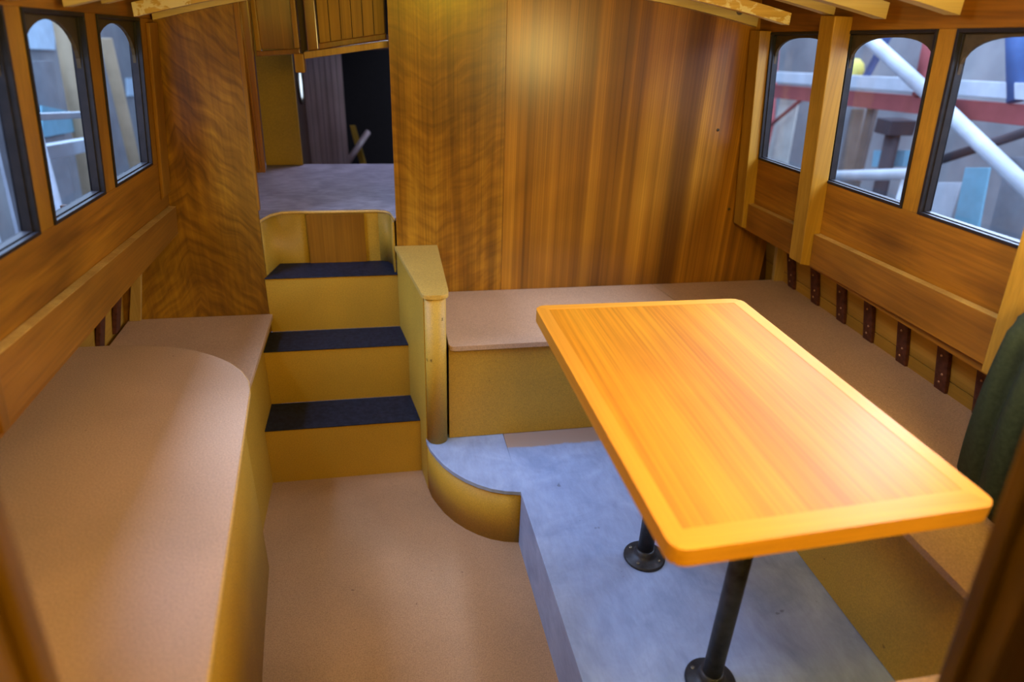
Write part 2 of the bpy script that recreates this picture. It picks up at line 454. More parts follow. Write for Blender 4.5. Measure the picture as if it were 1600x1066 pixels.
tag(m.build('corner_batten', 'pale', loc=(1.67, 2.47, .611)), 'narrow pale batten in the right hull corner at the end of the back bench', 'batten')
m = MB(); m.hexa([(-.922, 2.470, .546), (-.962, 2.470, .546), (-.962, 2.487, .546), (-.922, 2.487, .546), (-.850, 2.470, .90), (-.875, 2.470, .90), (-.875, 2.487, .90), (-.850, 2.487, .90)], .002)
tag(m.build('corner_batten', 'pale', loc=(-.95, 2.47, .546)), 'narrow pale batten in the left hull corner on the low worktop', 'batten')

# ------------------------------------------------------------------ bow bulkhead with its opening
OPL, OPR = -.455, .035
b = MB()
def roofz(x, z0=1.66): return z0+.12*(.98-(x-CX)**2)
top = 1.86
b.slot = 0   # figured veneer beside the opening
b.prism([(OPR, BOW, 0), (.452, BOW, 0), (.440, BOW, top), (OPR+.006, BOW, top)], (0, .022, 0), .0008)
b.slot = 1   # striped veneer
b.prism([(.4525, BOW, 0), (1.60, BOW, 0), (1.60, BOW, .80), (1.47, BOW, .905), (1.39, BOW, 1.60), (1.37, BOW, 1.72), (.4405, BOW, top)], (0, .022, 0), .0008)
b.slot = 2   # flame veneer, left
b.prism([(-1.06, BOW, 0), (-.4715, BOW, 0), (-.4715, BOW, .465), (-.458, BOW, .47), (-.457, BOW, .60), (-.455, BOW, .94), (-.44, BOW, 1.10), (-.426, BOW, 1.86), (-.655, BOW, 1.70), (-.70, BOW, 1.58), (-.76, BOW, .93), (-.95, BOW, .90), (-1.04, BOW, .90)], (0, .022, 0), .0008)
struct(b.build('wall_front', ['bulk_a', 'bulk_b', 'bulk_l'], loc=(CX, BOW, 0)), 'varnished veneer bulkhead across the cabin with the stair opening')
# dark space beyond the right corner
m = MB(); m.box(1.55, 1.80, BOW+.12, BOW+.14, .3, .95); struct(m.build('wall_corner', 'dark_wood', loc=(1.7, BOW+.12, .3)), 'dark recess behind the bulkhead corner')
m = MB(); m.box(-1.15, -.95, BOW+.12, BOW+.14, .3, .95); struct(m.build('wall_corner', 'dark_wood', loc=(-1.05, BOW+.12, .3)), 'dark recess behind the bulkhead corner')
# trims round the opening
m = MB(); m.hexa([(-.446, BOW-.004, .955), (-.455, BOW-.004, .955), (-.455, BOW+.02, .955), (-.446, BOW+.02, .955), (-.418, BOW-.004, 1.80), (-.438, BOW-.004, 1.80), (-.438, BOW+.02, 1.80), (-.418, BOW+.02, 1.80)], .002)
struct(m.build('trim_1', 'mull', loc=(-.45, BOW, .955)), 'worn edge strip on the left side of the stair opening')
m = MB()
m.hexa([(-.450, BOW+.024, 1.085), (-.413, BOW+.024, 1.085), (-.413, BOW+.06, 1.10), (-.450, BOW+.06, 1.085), (-.450, BOW+.024, 1.80), (-.395, BOW+.024, 1.80), (-.395, BOW+.06, 1.80), (-.450, BOW+.06, 1.80)], .004)
m.box(-.432, -.424, BOW+.019, BOW+.025, 1.10, 1.80, .002)
struct(m.build('trim_2', 'red_wood', loc=(-.44, BOW+.03, 1.085)), 'moulded wooden frame post behind the left bulkhead edge')
# black screw heads and plugs on the panels
for (x, z, lab) in ((1.286, 1.245, 'small dark wood plug high on the striped bulkhead panel'), (1.395, .93, 'small dark screw hole low at the right of the bulkhead')):
    m = MB(); m.lathe((x, BOW+.0005, z), [(.006, 0), (.006, .0015), (0, .002)], (0, -1, 0), 14)
    tag(m.build('wood_plug', 'reveal', loc=(x, BOW, z)), lab, 'plug')

# ------------------------------------------------------------------ floor, ceiling, aft end
m = MB(); m.box(-1.05, 1.8, AFT, BOW+.2, -.03, 0)
struct(m.build('floor', 'floor', loc=(CX, .6, -.03)), 'brown fibreboard cabin sole')
def roofstrip(m, y0, y1, x0, x1, z=1.712, t=.02, n=10):
    for i in range(n):
        a = x0+(x1-x0)*i/n; c = x0+(x1-x0)*(i+1)/n
        m.hexa([(a, y0, roofz(a, z-.0)), (c, y0, roofz(c, z)), (c, y1, roofz(c, z)), (a, y1, roofz(a, z)),
                (a, y0, roofz(a, z)+t), (c, y0, roofz(c, z)+t), (c, y1, roofz(c, z)+t), (a, y1, roofz(a, z)+t)])
m = MB()   # roof planking with an unseen opening added to let overhead light in
HX0, HX1, HY0, HY1 = -.05, .75, .95, 1.75
roofstrip(m, AFT, HY0, -.75, 1.47, n=16); roofstrip(m, HY1, BOW+.04, -.75, 1.47, n=16)
roofstrip(m, HY0, HY1, -.75, HX0, n=6); roofstrip(m, HY0, HY1, HX1, 1.47, n=6)
struct(m.build('ceiling', 'beam', loc=(CX, .6, 1.8)), 'cambered cabin roof with an open hatch')
m = MB(); m.box(-.9, 1.65, AFT-.03, AFT, 0, 1.95)  # unseen wall put in to keep sky light out from behind
struct(m.build('wall_back', 'side', loc=(CX, AFT, 0)), 'aft end of the cabin behind the camera')

# roof beams
def zbm(x, ze): return ze+.12*(.975-(x-CX)**2)+.0155*(x-1.335)
def beam(y, w_, ze, h, mat, label, x0=-.66, x1=1.335, bolt=None):
    root = thing('roof_beam', label, 'beam', (CX, y, zbm(CX, ze)), 'cambered roof beams')
    m = MB(); n = 24
    lo = [(x0+(x1-x0)*i/n) for i in range(n+1)]
    pts = [(x, y, zbm(x, ze)) for x in lo]+[(x, y, zbm(x, ze)+h) for x in reversed(lo)]
    m.prism(pts, (0, w_, 0), .002)
    m.build('beam_body', mat, root)
    for bx, bz in (bolt or []):
        k = MB(); k.lathe((bx, y, bz), [(.013, 0), (.013, .003), (.009, .004), (.009, .009), (0, .0095)], (0, -1, 0), 18)
        k.build('bolt', 'bolt', root)
beam(2.440, .048, 1.612, .034, 'beam', 'cream roof beam against the bulkhead with a round bolt head', bolt=[(1.268, 1.660), (-.545, 1.640)], x0=-.675, x1=1.345)
beam(2.215, .050, 1.622, .036, 'chipped', 'roof beam with chipped cream paint, second from the bulkhead')
beam(1.985, .050, 1.655, .030, 'beam', 'roof beam resting on the right-hand post between the windows')
beam(1.755, .050, 1.650, .040, 'beam', 'roof beam above the middle right-hand window, third from the right edge')
beam(1.505, .050, 1.664, .040, 'beam', 'roof beam nearest the camera above the third right-hand window')

# ------------------------------------------------------------------ staircase
st = thing('staircase', 'yellow-brown fibreboard steps with dark rubber treads climbing to the raised deck', 'stairs', (-.21, 2.137, 0))
RY = [2.137, 2.318, 2.483, 2.64]; RZ = [.239, .469, .696, .905]
XL = [-.4715, -.4715, -.462, -.452]; XR = [.0895, .0608, .0345, .020]
zlo = 0.0
for i in range(3):
    m = MB(); m.box(XL[i], XR[i], RY[i], RY[i]+.012, zlo, RZ[i]-.004)
    m.build('riser', 'mdf', st)
    m = MB(); yb = RY[i+1]
    inset = .035 if i < 2 else .05
    if i < 2: poly = [(XL[i], RY[i]-.004), (XR[i], RY[i]-.004), (XR[i+1]+.003, yb), (XL[i], yb)]
    else: poly = [(XL[i], RY[i]-.004), (XR[i], RY[i]-.004), (XR[3], yb), (-.425, yb)]
    m.plan(poly, RZ[i]-.004, RZ[i], .0008)
    m.build('tread', 'rubber', st)
    zlo = RZ[i]
# left cheeks beside each step (angled strips)
m = MB(); m.ribbon([(-.458, 2.49), (-.452, 2.545), (-.425, 2.64), (-.30, 2.642)], .60, .899, .012); k = m.build('riser_side', 'mdf', st)
m = MB(); m.box(-.30, .045, 2.640, 2.652, .696, .897); m.build('riser', 'mdf', st)
m = MB(); m.box(-.305, -.085, 2.630, 2.6385, .697, .896, .001); wp = m.build('wood_panel', 'mull', st); wp['label'] = 'varnished wood panel in the top riser'
m = MB(); m.ribbon([(-.03, 2.639), (.0, 2.625), (.018, 2.59), (.024, 2.50)], .697, .899, .006); m.build('riser_side', 'mdf', st)

# raised deck beyond
dk = thing('raised_deck', 'worn grey-purple raised deck at the top of the steps', 'deck', (-.2, 2.64, .899))
poly = [(-.75, 2.515), (-.458, 2.515), (-.452, 2.545), (-.430, 2.600), (-.395, 2.632), (-.36, 2.637), (-.03, 2.637), (.0, 2.623), (.018, 2.60), (.032, 2.515), (.40, 2.515), (.40, 3.47), (-.75, 3.47)]
m = MB(); m.plan(poly, .899, .912, .0015); m.build('deck_board', 'deck', dk)
m = MB(); m.ribbon([(p[0], p[1]-.0015) for p in poly[1:10]], .8985, .909, .001); m.build('edge_strip', 'mdf_edge', dk)

# partition beside the steps with its cap and round post
pt = thing('stair_partition', 'fibreboard partition between steps and dinette with rounded end post and sloping cap', 'partition', (.12, 2.2, 0))
m = MB()
m.plan([(.034, 2.488), (.090, 2.137), (.106, 2.020), (.120, 2.028), (.180, 2.030), (.186, 2.488)], 0.0, .792, .001)
m.build('partition_panel', 'mdf', pt)
m = MB()
m.plan([(.112, 2.02)]+arc(.145, 2.022, .036, .034, 180, 360, 20)+[(.181, 2.024)], .2255, .792, 0)
for f in m.bm.faces: f.smooth = len(f.verts) == 4
m.build('round_post', 'mdf', pt)
m = MB()
m.plan([(.026, 2.488), (.192, 2.488), (.190, 2.04)]+rounded([(.190, 2.04), (.188, 1.985), (.102, 1.985), (.098, 2.03)], [0, .03, .03, 0])[1:-1]+[(.098, 2.03)], .793, .809, .004)
m.build('cap', 'mdf_cap', pt)

def mark(text, loc, size, rotz=0, parent=None, roll=0):
    cu = bpy.data.curves.new('pencil_mark', 'FONT'); cu.body = text; cu.size = size; cu.extrude = .0002
    tmp = bpy.data.objects.new('tmp', cu); C.objects.link(tmp)
    me = bpy.data.meshes.new_from_object(tmp.evaluated_get(bpy.context.evaluated_depsgraph_get()))
    bpy.data.objects.remove(tmp)
    o = bpy.data.objects.new('pencil_mark', me); C.objects.link(o); o.parent = parent
    o.location = Vector(loc)-world_loc(parent); o.rotation_euler = (math.radians(90), math.radians(roll), math.radians(rotz))
    me.materials.clear(); me.materials.append(M['reveal'])
    return o
mark('LL', (.111, 2.0098, .562), .013, -66, pt); mark('8', (.1235, 1.9926, .564), .014, -38, pt); mark('2', (.163, 1.9912, .715), .014, 30, pt)

# ------------------------------------------------------------------ platform
ZP = .224
pf = thing('dinette_platform', 'low platform with blue-grey top and rounded corner under the dinette table', 'platform', (.8, 1.3, 0))
curve = [(.104, 2.05), (.104, 2.013), (.113, 1.965), (.132, 1.915), (.152, 1.870), (.182, 1.822), (.218, 1.779), (.255, 1.746), (.296, 1.718), (.342, 1.699), (.392, 1.688)]
m = MB(); m.plan(curve+[(.387, 2.02), (.387, 2.05)], ZP-.014, ZP, .001); m.build('corner_board', 'paint', pf)
m = MB(); m.plan([(.390, 1.688), (.389, 2.05), (1.19, 2.05), (1.19, .50), (.412, .50)], ZP-.014, ZP, .001); mb_ = m.build('main_board', 'paint_raw', pf)
m = MB(); m.ribbon([(.092, 2.13)]+[(x+.004, y+.004) for x, y in curve[1:]], 0, ZP-.0145, .010)
for f in m.bm.faces: f.smooth = len(f.verts) == 4 and f.smooth
m.build('curved_riser', 'mdf', pf)
m = MB(); m.prism([(.392, 1.688, 0), (.404, 1.688, 0), (.424, .50, 0), (.412, .50, 0)], (0, 0, ZP-.0145)); m.build('front_panel', 'paint', pf)

# ------------------------------------------------------------------ benches
ZS = .610
bb = thing('bench', 'fibreboard bench along the bulkhead behind the dinette table', 'bench', (.8, 2.2, ZP), 'fibreboard dinette benches')
m = MB(); m.plan(rounded([(.189, 2.488), (.189, 2.005), (1.175, 2.005), (1.178, 2.02), (1.10, 2.488)], [0, .02, 0, 0, 0]), ZS-.018, ZS, .005); m.build('seat_board', 'mdf_top', bb)
m = MB(); m.box(.189, 1.188, 2.022, 2.036, ZP+.002, ZS-.0185); m.build('front_panel', 'mdf', bb)
rb = thing('bench', 'long fibreboard bench under the right-hand windows', 'bench', (1.4, 1.4, ZP), 'fibreboard dinette benches')
m = MB()
m.plan([(1.103, 2.488), (1.181, 2.02), (1.177, 2.002), (1.132, 1.0), (1.128, .645), (1.128, .50), (1.706, .50), (1.706, 2.488)], ZS-.018, ZS, .003); m.build('seat_board', 'mdf_top', rb)
m = MB(); m.prism([(1.157, 2.02, ZP+.002), (1.171, 2.02, ZP+.002), (1.171, .50, ZP+.002), (1.150, .50, ZP+.002)], (0, 0, ZS-.0185-ZP-.002)); m.build('front_panel', 'mdf', rb)
ab = thing('bench', 'pale bench board at the bottom edge nearest the camera', 'bench', (.85, .57, ZP), 'fibreboard dinette benches')
m = MB(); m.box(.46, 1.126, .50, .637, ZS-.018, ZS, .002); m.build('seat_board', 'mdf_top', ab)
m = MB(); m.box(.48, 1.148, .55, .562, ZP+.002, ZS-.0185); m.build('front_panel', 'mdf', ab)

# ------------------------------------------------------------------ table
ZT = .924
tb = thing('dinette_table', 'varnished honey-coloured table with pale lipped edges on two black pipe legs', 'table', (.69, 1.15, ZP))
FL, FR, NR, NL = Vector((.384, 1.616)), Vector((.985, 1.606)), Vector((.998, .712)), Vector((.400, .690))
outer = [NL, NR, FR, FL]
def inset(q, dl, dr, dn, df):
    a, b_, c, d = q
    return [a+Vector((dl, dn)), b_+Vector((-dr, dn)), c+Vector((-dr, -df)), d+Vector((dl, -df))]
inner = inset(outer, .034, .034, .046, .030)
m = MB(); m.plan([tuple(v) for v in inner], ZT-.026, ZT-.0005); m.build('tabletop', 'table', tb)
# lipping strips, mitred, outer corners rounded
def strip(i, mat, T):
    j = (i+1) % 4; r = .034; n = 6
    A, B = outer[i], outer[j]; prev, nxt = outer[i-1], outer[(j+1) % 4]
    def corner_half(p, other, toward, first):
        a = p+(other-p).normalized()*r; b2 = p+(toward-p).normalized()*r
        pts = [(a*(1-t)**2+p*2*t*(1-t)+b2*t*t) for t in [k/(2*n) for k in range(2*n+1)]]
        return pts[n:] if first else pts[:n+1]
    ca = corner_half(A, prev, B, True)          # from the mitre to the straight
    cb = corner_half(B, A, nxt, False)          # from the straight to the mitre
    poly = [tuple(p) for p in ca]+[tuple(p) for p in cb]+[tuple(inner[j]), tuple(inner[i])]
    m = MB(); m.plan(poly, ZT-.034, ZT, .0)
    bmesh.ops.bevel(m.bm, geom=[e for e in m.bm.edges if all((v.co.to_2d()-p).length > .012 for v in e.verts for p in (inner[i], inner[j])) and abs(e.verts[0].co.z-e.verts[1].co.z) < 1e-5 and len(e.link_faces) == 2], offset=.004, segments=3, profile=.5, affect='EDGES')
    m.build('edge_strip', mat, tb)
for i, mat in ((0, 'table_edge_x'), (1, 'table_edge'), (2, 'table_edge_x'), (3, 'table_edge')): strip(i, mat, 0)
for (x, y) in ((.692, 1.352), (.706, .945)):
    m = MB(); m.lathe((x, y, ZP+.012), [(.0225, 0), (.0225, ZT-.034-ZP-.012-.008)], seg=28); leg = m.build('leg', 'iron', tb)
    m = MB(); m.lathe((x, y, ZP+.0005), [(.060, 0), (.060, .005), (.056, .009), (.036, .014), (.030, .024), (.028, .034), (.0235, .036)], seg=36); m.build('flange', 'iron', leg)
    for a in range(4):
        q = math.radians(45+90*a)
        m = MB(); m.lathe((x+.045*math.cos(q), y+.045*math.sin(q), ZP+.010), [(.0055, 0), (.005, .003), (0, .0045)], seg=10); m.build('screw', 'bolt', leg)

# ------------------------------------------------------------------ left worktops
lw = thing('long_worktop_unit', 'long pinkish fibreboard worktop with rounded end on a plain cabinet', 'worktop', (-.6, 1.2, 0))
ZL = .700
top = [(-.305, .50)]+[(-.307, .75), (-.384, 1.66)]
top = [(-.287, .50), (-.384, 1.64), (-.396, 1.695), (-.425, 1.755), (-.465, 1.808), (-.520, 1.858), (-.590, 1.902), (-.655, 1.930), (-.724, 1.946), (-.80, 1.955), (-.945, 1.958), (-.945, .50)]
m = MB(); m.plan(top, ZL-.018, ZL, .003)
m.build('worktop', 'mdf_top', lw)
m = MB(); m.ribbon(top[:10], ZL-.016, ZL-.0025, -.0012); e = m.build('edge_strip', 'mdf_edge', lw)
m = MB(); m.ribbon([(-.318, .50), (-.408, 1.46), (-.428, 1.70), (-.452, 1.76), (-.50, 1.815), (-.56, 1.855), (-.66, 1.90), (-.80, 1.925), (-.93, 1.93)], 0, ZL-.0185, .014)
m.build('cabinet_panel', 'mdf', lw)
lo = thing('low_worktop_unit', 'low fibreboard shelf between the long worktop and the bulkhead', 'worktop', (-.7, 2.2, 0))
m = MB(); m.plan([(-.452, 1.775), (-.452, 2.488), (-.968, 2.488), (-.968, 1.945), (-.80, 1.943), (-.66, 1.918), (-.56, 1.873), (-.50, 1.833)], .527, .545, .002); m.build('worktop', 'mdf_top', lo)
m = MB(); m.plan([(-.486, 1.835), (-.472, 1.815), (-.472, 2.485), (-.486, 2.485)], 0, .5265); m.build('side_panel', 'mdf', lo)

# ------------------------------------------------------------------ padded green cushion leaning in the corner
def cushion():
    m = MB(); nu, nv = 60, 14
    # plan line of the foot on the bench and of the top edge leaning on the side
    f0, f1 = Vector((1.430, 1.140, ZS+.003)), Vector((1.290, .74, ZS+.003))
    t0, t1 = Vector((1.352, 1.085, 1.12)), Vector((1.24, .70, 1.14))
    grid = []
    for lay in (0, 1):
        rows = []
        for j in range(nv+1):
            v = j/nv; row = []
            for i in range(nu+1):
                u = i/nu
                p = f0.lerp(f1, u).lerp(t0.lerp(t1, u), v)
                fold = .040*abs(math.sin(u*math.pi*4.0+.9*v))**.6+.004*math.sin(u*31+v*5)
                bulge = .02*math.sin(math.pi*min(1, v*1.02))
                rim = min(1, min(u, 1-u)*14, (1-v)*7+.0, v*12+.35)**.5
                d = Vector((-1, .32, .18)).normalized()
                if lay == 0: p = p+d*((fold+bulge)*rim)
                else: p = p-d*(.028*rim)
                row.append(m.bm.verts.new(p))
            rows.append(row)
        grid.append(rows)
    for rows in grid:
        for j in range(nv):
            for i in range(nu):
                f = m.bm.faces.new([rows[j][i], rows[j][i+1], rows[j+1][i+1], rows[j+1][i]]); f.smooth = True
    a, b_ = grid
    for i in range(nu):
        m.bm.faces.new([a[0][i], a[0][i+1], b_[0][i+1], b_[0][i]]); m.bm.faces.new([a[nv][i], a[nv][i+1], b_[nv][i+1], b_[nv][i]])
    for j in range(nv):
        m.bm.faces.new([a[j][0], a[j+1][0], b_[j+1][0], b_[j][0]]); m.bm.faces.new([a[j][nu], a[j+1][nu], b_[j+1][nu], b_[j][nu]])
    tag(m.build('cushion', 'canvas', loc=(1.39, .93, ZS)), 'dark green ribbed cushion standing on the right-hand bench at the picture edge', 'cushion')
cushion()

# ------------------------------------------------------------------ door jambs the camera looks through
def jamb(side, label):
    m = MB(); y0 = .45
    if side > 0: f = lambda z: .658+.11*(1.151-z)
    else: f = lambda z: -.304-.05*(1.303-z)
    s = side
    def bar(a, b2, y0_, y1_):
        m.hexa([(f(0)+s*a, y0_, 0), (f(0)+s*b2, y0_, 0), (f(0)+s*b2, y1_, 0), (f(0)+s*a, y1_, 0),
                (f(1.8)+s*a, y0_, 1.8), (f(1.8)+s*b2, y0_, 1.8), (f(1.8)+s*b2, y1_, 1.8), (f(1.8)+s*a, y1_, 1.8)], .004)
    bar(0, .050, y0, y0+.022); bar(.014, .036, y0-.03, y0); bar(.0505, .17, y0+.012, y0+.03)
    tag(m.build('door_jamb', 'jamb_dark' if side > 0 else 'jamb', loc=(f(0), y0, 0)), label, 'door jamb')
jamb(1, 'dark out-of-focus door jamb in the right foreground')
jamb(-1, 'out-of-focus brown door jamb in the left foreground')

# ------------------------------------------------------------------ above the opening and beyond it
hb = thing('hatch_door', 'varnished tongue-and-groove hatch door above the stair opening', 'hatch', (-.1, 2.56, 1.5))
m = MB()
nb = 6
for i in range(nb):
    a = -.190+i*(.222/nb); c = a+.222/nb-.0025
    m.hexa([(a, 2.566, 1.505+.14*(a+.19)), (c, 2.566, 1.505+.14*(c+.19)), (c, 2.578, 1.505+.14*(c+.19)), (a, 2.578, 1.505+.14*(a+.19)), (a, 2.566, 1.84), (c, 2.566, 1.84), (c, 2.578, 1.84), (a, 2.578, 1.84)], .0004)
m.slot = 1; m.hexa([(-.195, 2.5785, 1.50), (.034, 2.5785, 1.53), (.034, 2.586, 1.53), (-.195, 2.586, 1.50), (-.195, 2.5785, 1.84), (.034, 2.5785, 1.84), (.034, 2.586, 1.84), (-.195, 2.586, 1.84)])
m.build('plank_panel', ['tg', 'dark_wood'], hb)
m = MB(); m.hexa([(-.232, 2.556, 1.487), (-.196, 2.556, 1.492), (-.196, 2.58, 1.492), (-.232, 2.58, 1.487), (-.232, 2.556, 1.84), (-.196, 2.556, 1.84), (-.196, 2.58, 1.84), (-.232, 2.58, 1.84)], .003); m.build('stile', 'red_wood', hb)
m = MB(); m.hexa([(-.195, 2.556, 1.492), (.034, 2.556, 1.530), (.034, 2.58, 1.530), (-.195, 2.58, 1.492), (-.195, 2.556, 1.512), (.034, 2.556, 1.550), (.034, 2.58, 1.550), (-.195, 2.58, 1.512)], .003); m.build('bottom_rail', 'red_wood', hb)
m = MB(); m.hexa([(-.245, 2.545, 1.462), (.040, 2.545, 1.506), (.040, 2.60, 1.506), (-.245, 2.60, 1.462), (-.245, 2.545, 1.484), (.040, 2.545, 1.527), (.040, 2.60, 1.527), (-.245, 2.60, 1.484)], .003)
tag(m.build('hatch_lintel', 'pale', loc=(-.1, 2.57, 1.46)), 'pale cambered lintel strip under the tongue-and-groove hatch', 'lintel')
ck = thing('locker_front', 'dark red-brown framed locker front above the left of the stair opening', 'locker', (-.33, 2.56, 1.47))
m = MB(); m.box(-.392, -.262, 2.566, 2.576, 1.49, 1.84, .001); m.build('panel', 'red_wood', ck)
m = MB(); m.hexa([(-.40, 2.552, 1.466), (-.258, 2.552, 1.478), (-.258, 2.58, 1.478), (-.40, 2.58, 1.466), (-.40, 2.552, 1.482), (-.258, 2.552, 1.494), (-.258, 2.58, 1.494), (-.40, 2.58, 1.482)], .002)
m.build('frame_rail', 'red_wood', ck)
m = MB(); m.box(-.275, -.258, 2.552, 2.58, 1.495, 1.84, .003); m.box(-.40, -.383, 2.552, 2.58, 1.483, 1.84, .003); m.build('frame_stile', 'tg', ck)
m = MB(); m.box(-.279, -.246, 2.545, 2.60, 1.418, 1.478, .004)
tag(m.build('wood_block', 'tg', loc=(-.26, 2.57, 1.418)), 'small wooden block under the corner of the locker front', 'block')
m = MB(); m.box(-.2575, -.2335, 2.60, 2.62, 1.46, 1.84); tag(m.build('shadow_gap_board', 'dark_wood', loc=(-.25, 2.6, 1.46)), 'dark narrow board in the gap between locker front and hatch', 'board')  # dark strip put in as the shade of the gap

# yellow panel and the forward cabin
m = MB(); m.box(-.72, -.386, 3.44, 3.458, .914, 1.84, .001)
tag(m.build('fibreboard_panel', 'mdf', loc=(-.5, 3.45, .914)), 'plain yellow-brown fibreboard panel standing at the back of the raised deck', 'panel')
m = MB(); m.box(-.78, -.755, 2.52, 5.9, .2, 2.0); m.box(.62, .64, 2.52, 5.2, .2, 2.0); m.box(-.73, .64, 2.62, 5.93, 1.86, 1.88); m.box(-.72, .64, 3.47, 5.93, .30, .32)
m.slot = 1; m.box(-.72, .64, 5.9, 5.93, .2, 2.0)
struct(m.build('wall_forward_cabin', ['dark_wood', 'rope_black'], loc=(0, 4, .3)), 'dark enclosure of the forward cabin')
m = MB(); n = 7
for i in range(n):
    a = -.50+i*.262/n; m.box(a, a+.262/n-.003, 5.0, 5.012, .32, 1.86, .002)
tag(m.build('plank_partition', 'plank_grey', loc=(-.4, 5, .32)), 'grey-lit vertical plank partition seen through the stair opening', 'partition')
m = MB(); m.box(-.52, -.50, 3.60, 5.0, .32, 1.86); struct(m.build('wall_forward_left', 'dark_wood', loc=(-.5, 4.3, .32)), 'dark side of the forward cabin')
ph = thing('porthole', 'small round lit porthole seen edge-on in the dark forward cabin', 'porthole', (-.499, 4.72, 1.15))
m = MB(); m.lathe((-.499, 4.72, 1.15), [(.095, 0), (.095, .012), (.120, .012), (.120, 0)], (1, 0, 0), 32); m.build('ring', 'bolt', ph)
pm, pnt, pb = new_mat('porthole_daylight'); pb.inputs['Emission Color'].default_value = (.75, .88, 1, 1); pb.inputs['Emission Strength'].default_value = 1.3; pb.inputs['Base Color'].default_value = (.5, .6, .7, 1); M['port'] = pm
m = MB(); m.lathe((-.4975, 4.72, 1.15), [(.094, 0), (.094, .004), (0, .004)], (1, 0, 0), 32); m.build('glass', 'port', ph)
m = MB(); m.hexa([(-.56, 3.9, 1.38), (.5, 3.9, 1.45), (.5, 3.93, 1.45), (-.56, 3.93, 1.38), (-.56, 3.9, 1.44), (.5, 3.9, 1.52), (.5, 3.93, 1.52), (-.56, 3.93, 1.44)])
tag(m.build('cross_beam', 'dark_wood', loc=(0, 3.9, 1.4)), 'dark red-brown cross beam beyond the stair opening', 'beam')
m = MB(); m.hexa([(-.23, 5.15, .85), (-.19, 5.15, .85), (-.19, 5.17, .85), (-.23, 5.17, .85), (-.24, 5.15, 1.05), (-.235, 5.15, 1.05), (-.235, 5.17, 1.05), (-.24, 5.17, 1.05)])
m = MB(); m.hexa([(-.16, 5.45, .40), (-.11, 5.45, .40), (-.11, 5.47, .40), (-.16, 5.47, .40), (-.235, 5.45, .78), (-.195, 5.45, .78), (-.195, 5.47, .78), (-.235, 5.47, .78)])
tag(m.build('slanting_board', 'mdf', loc=(-.15, 5.2, .5)), 'yellow slanting board just inside the dark doorway', 'board')
m = MB(); m.tube((-.26, 5.10, .57), (-.10, 5.35, .75), .022)
tag(m.build('pale_pole', 'plank_grey', loc=(-.2, 5.2, .5)), 'pale pole lying across the foot of the dark doorway', 'pole')

# ------------------------------------------------------------------ camera
cam = bpy.data.cameras.new('camera'); co = bpy.data.objects.new('camera', cam); C.objects.link(co)
f = 1041.0
def cv(px, py): return Vector((px-800, -(py-533), -f))
Yc = cv(585, 0).normalized(); Zc = -cv(720, 2600); Zc = (Zc-Yc*Zc.dot(Yc)).normalized(); Xc = Yc.cross(Zc)
R = Matrix((Xc, Yc, Zc))
co.matrix_world = Matrix.Translation((0, 0, 1.65)) @ R.to_4x4()
cam.sensor_width = 36; cam.lens = f/1600*36; cam.clip_start = .02
cam.dof.use_dof = True; cam.dof.focus_distance = 2.05; cam.dof.aperture_fstop = 1.6
sc.camera = co


# ------------------------------------------------------------------ boatyard outside the windows
for nm, c in dict(o_white=(.62, .66, .72), o_red=(.42, .10, .10), o_blue=(.07, .14, .33), o_dark=(.06, .05, .06), o_brown=(.22, .17, .15),
                  o_cream=(.66, .64, .58), o_cyan=(.22, .48, .62), o_grey=(.30, .32, .36), o_tan=(.34, .25, .16), o_light=(.60, .75, .90), o_yellow=(.75, .62, .15)).items():
    M[nm] = plain('yard_'+nm[2:], c, .6, var=.12, scale=6)
def block_wall():
    m, nt, b = new_mat('concrete_block_wall')
    t = nt.nodes.new('ShaderNodeTexBrick'); t.inputs['Scale'].default_value = 2.2
    t.inputs['Color1'].default_value = (.40, .41, .42, 1); t.inputs['Color2'].default_value = (.48, .48, .49, 1); t.inputs['Mortar'].default_value = (.33, .33, .34, 1)
    v = coords(nt, (1, 1, 1), rot=(math.radians(90), 0, math.radians(90)))
    nt.links.new(v, t.inputs['Vector'])
    n = noise(nt, coords(nt, (1, 1, 1)), 1.1, 4, .6)
    c = mixc(nt, 1.0, t.outputs['Color'], ramp(nt, n, [(.3, (.6, .6, .65)), (.7, (1.2, 1.2, 1.2))]), 'MULTIPLY')
    nt.links.new(c, b.inputs['Base Color']); b.inputs['Roughness'].default_value = .9
    return m
M['block'] = block_wall(); M['yard_ground'] = plain('yard_ground', (.17, .17, .19), .85, var=.3, scale=3)
GZ = -1.5
m = MB(); m.box(-9, 9, -4, 16, GZ-.1, GZ); struct(m.build('ground', 'yard_ground', loc=(0, 4, GZ)), 'boatyard ground')
m = MB(); m.box(6.2, 6.4, -1, 15, GZ, 2.1); struct(m.build('wall_yard_right', 'block', loc=(6.2, 5, GZ)), 'grey block wall of the boatyard')
m = MB(); m.box(-4.4, -4.2, -1, 15, GZ, 2.1); struct(m.build('wall_yard_left', 'block', loc=(-4.2, 5, GZ)), 'grey block wall of the boatyard')
m = MB(); m.box(-4.4, 6.4, 15, 15.2, GZ, 2.1); struct(m.build('wall_yard_end', 'block', loc=(1, 15, GZ)), 'grey block wall of the boatyard')
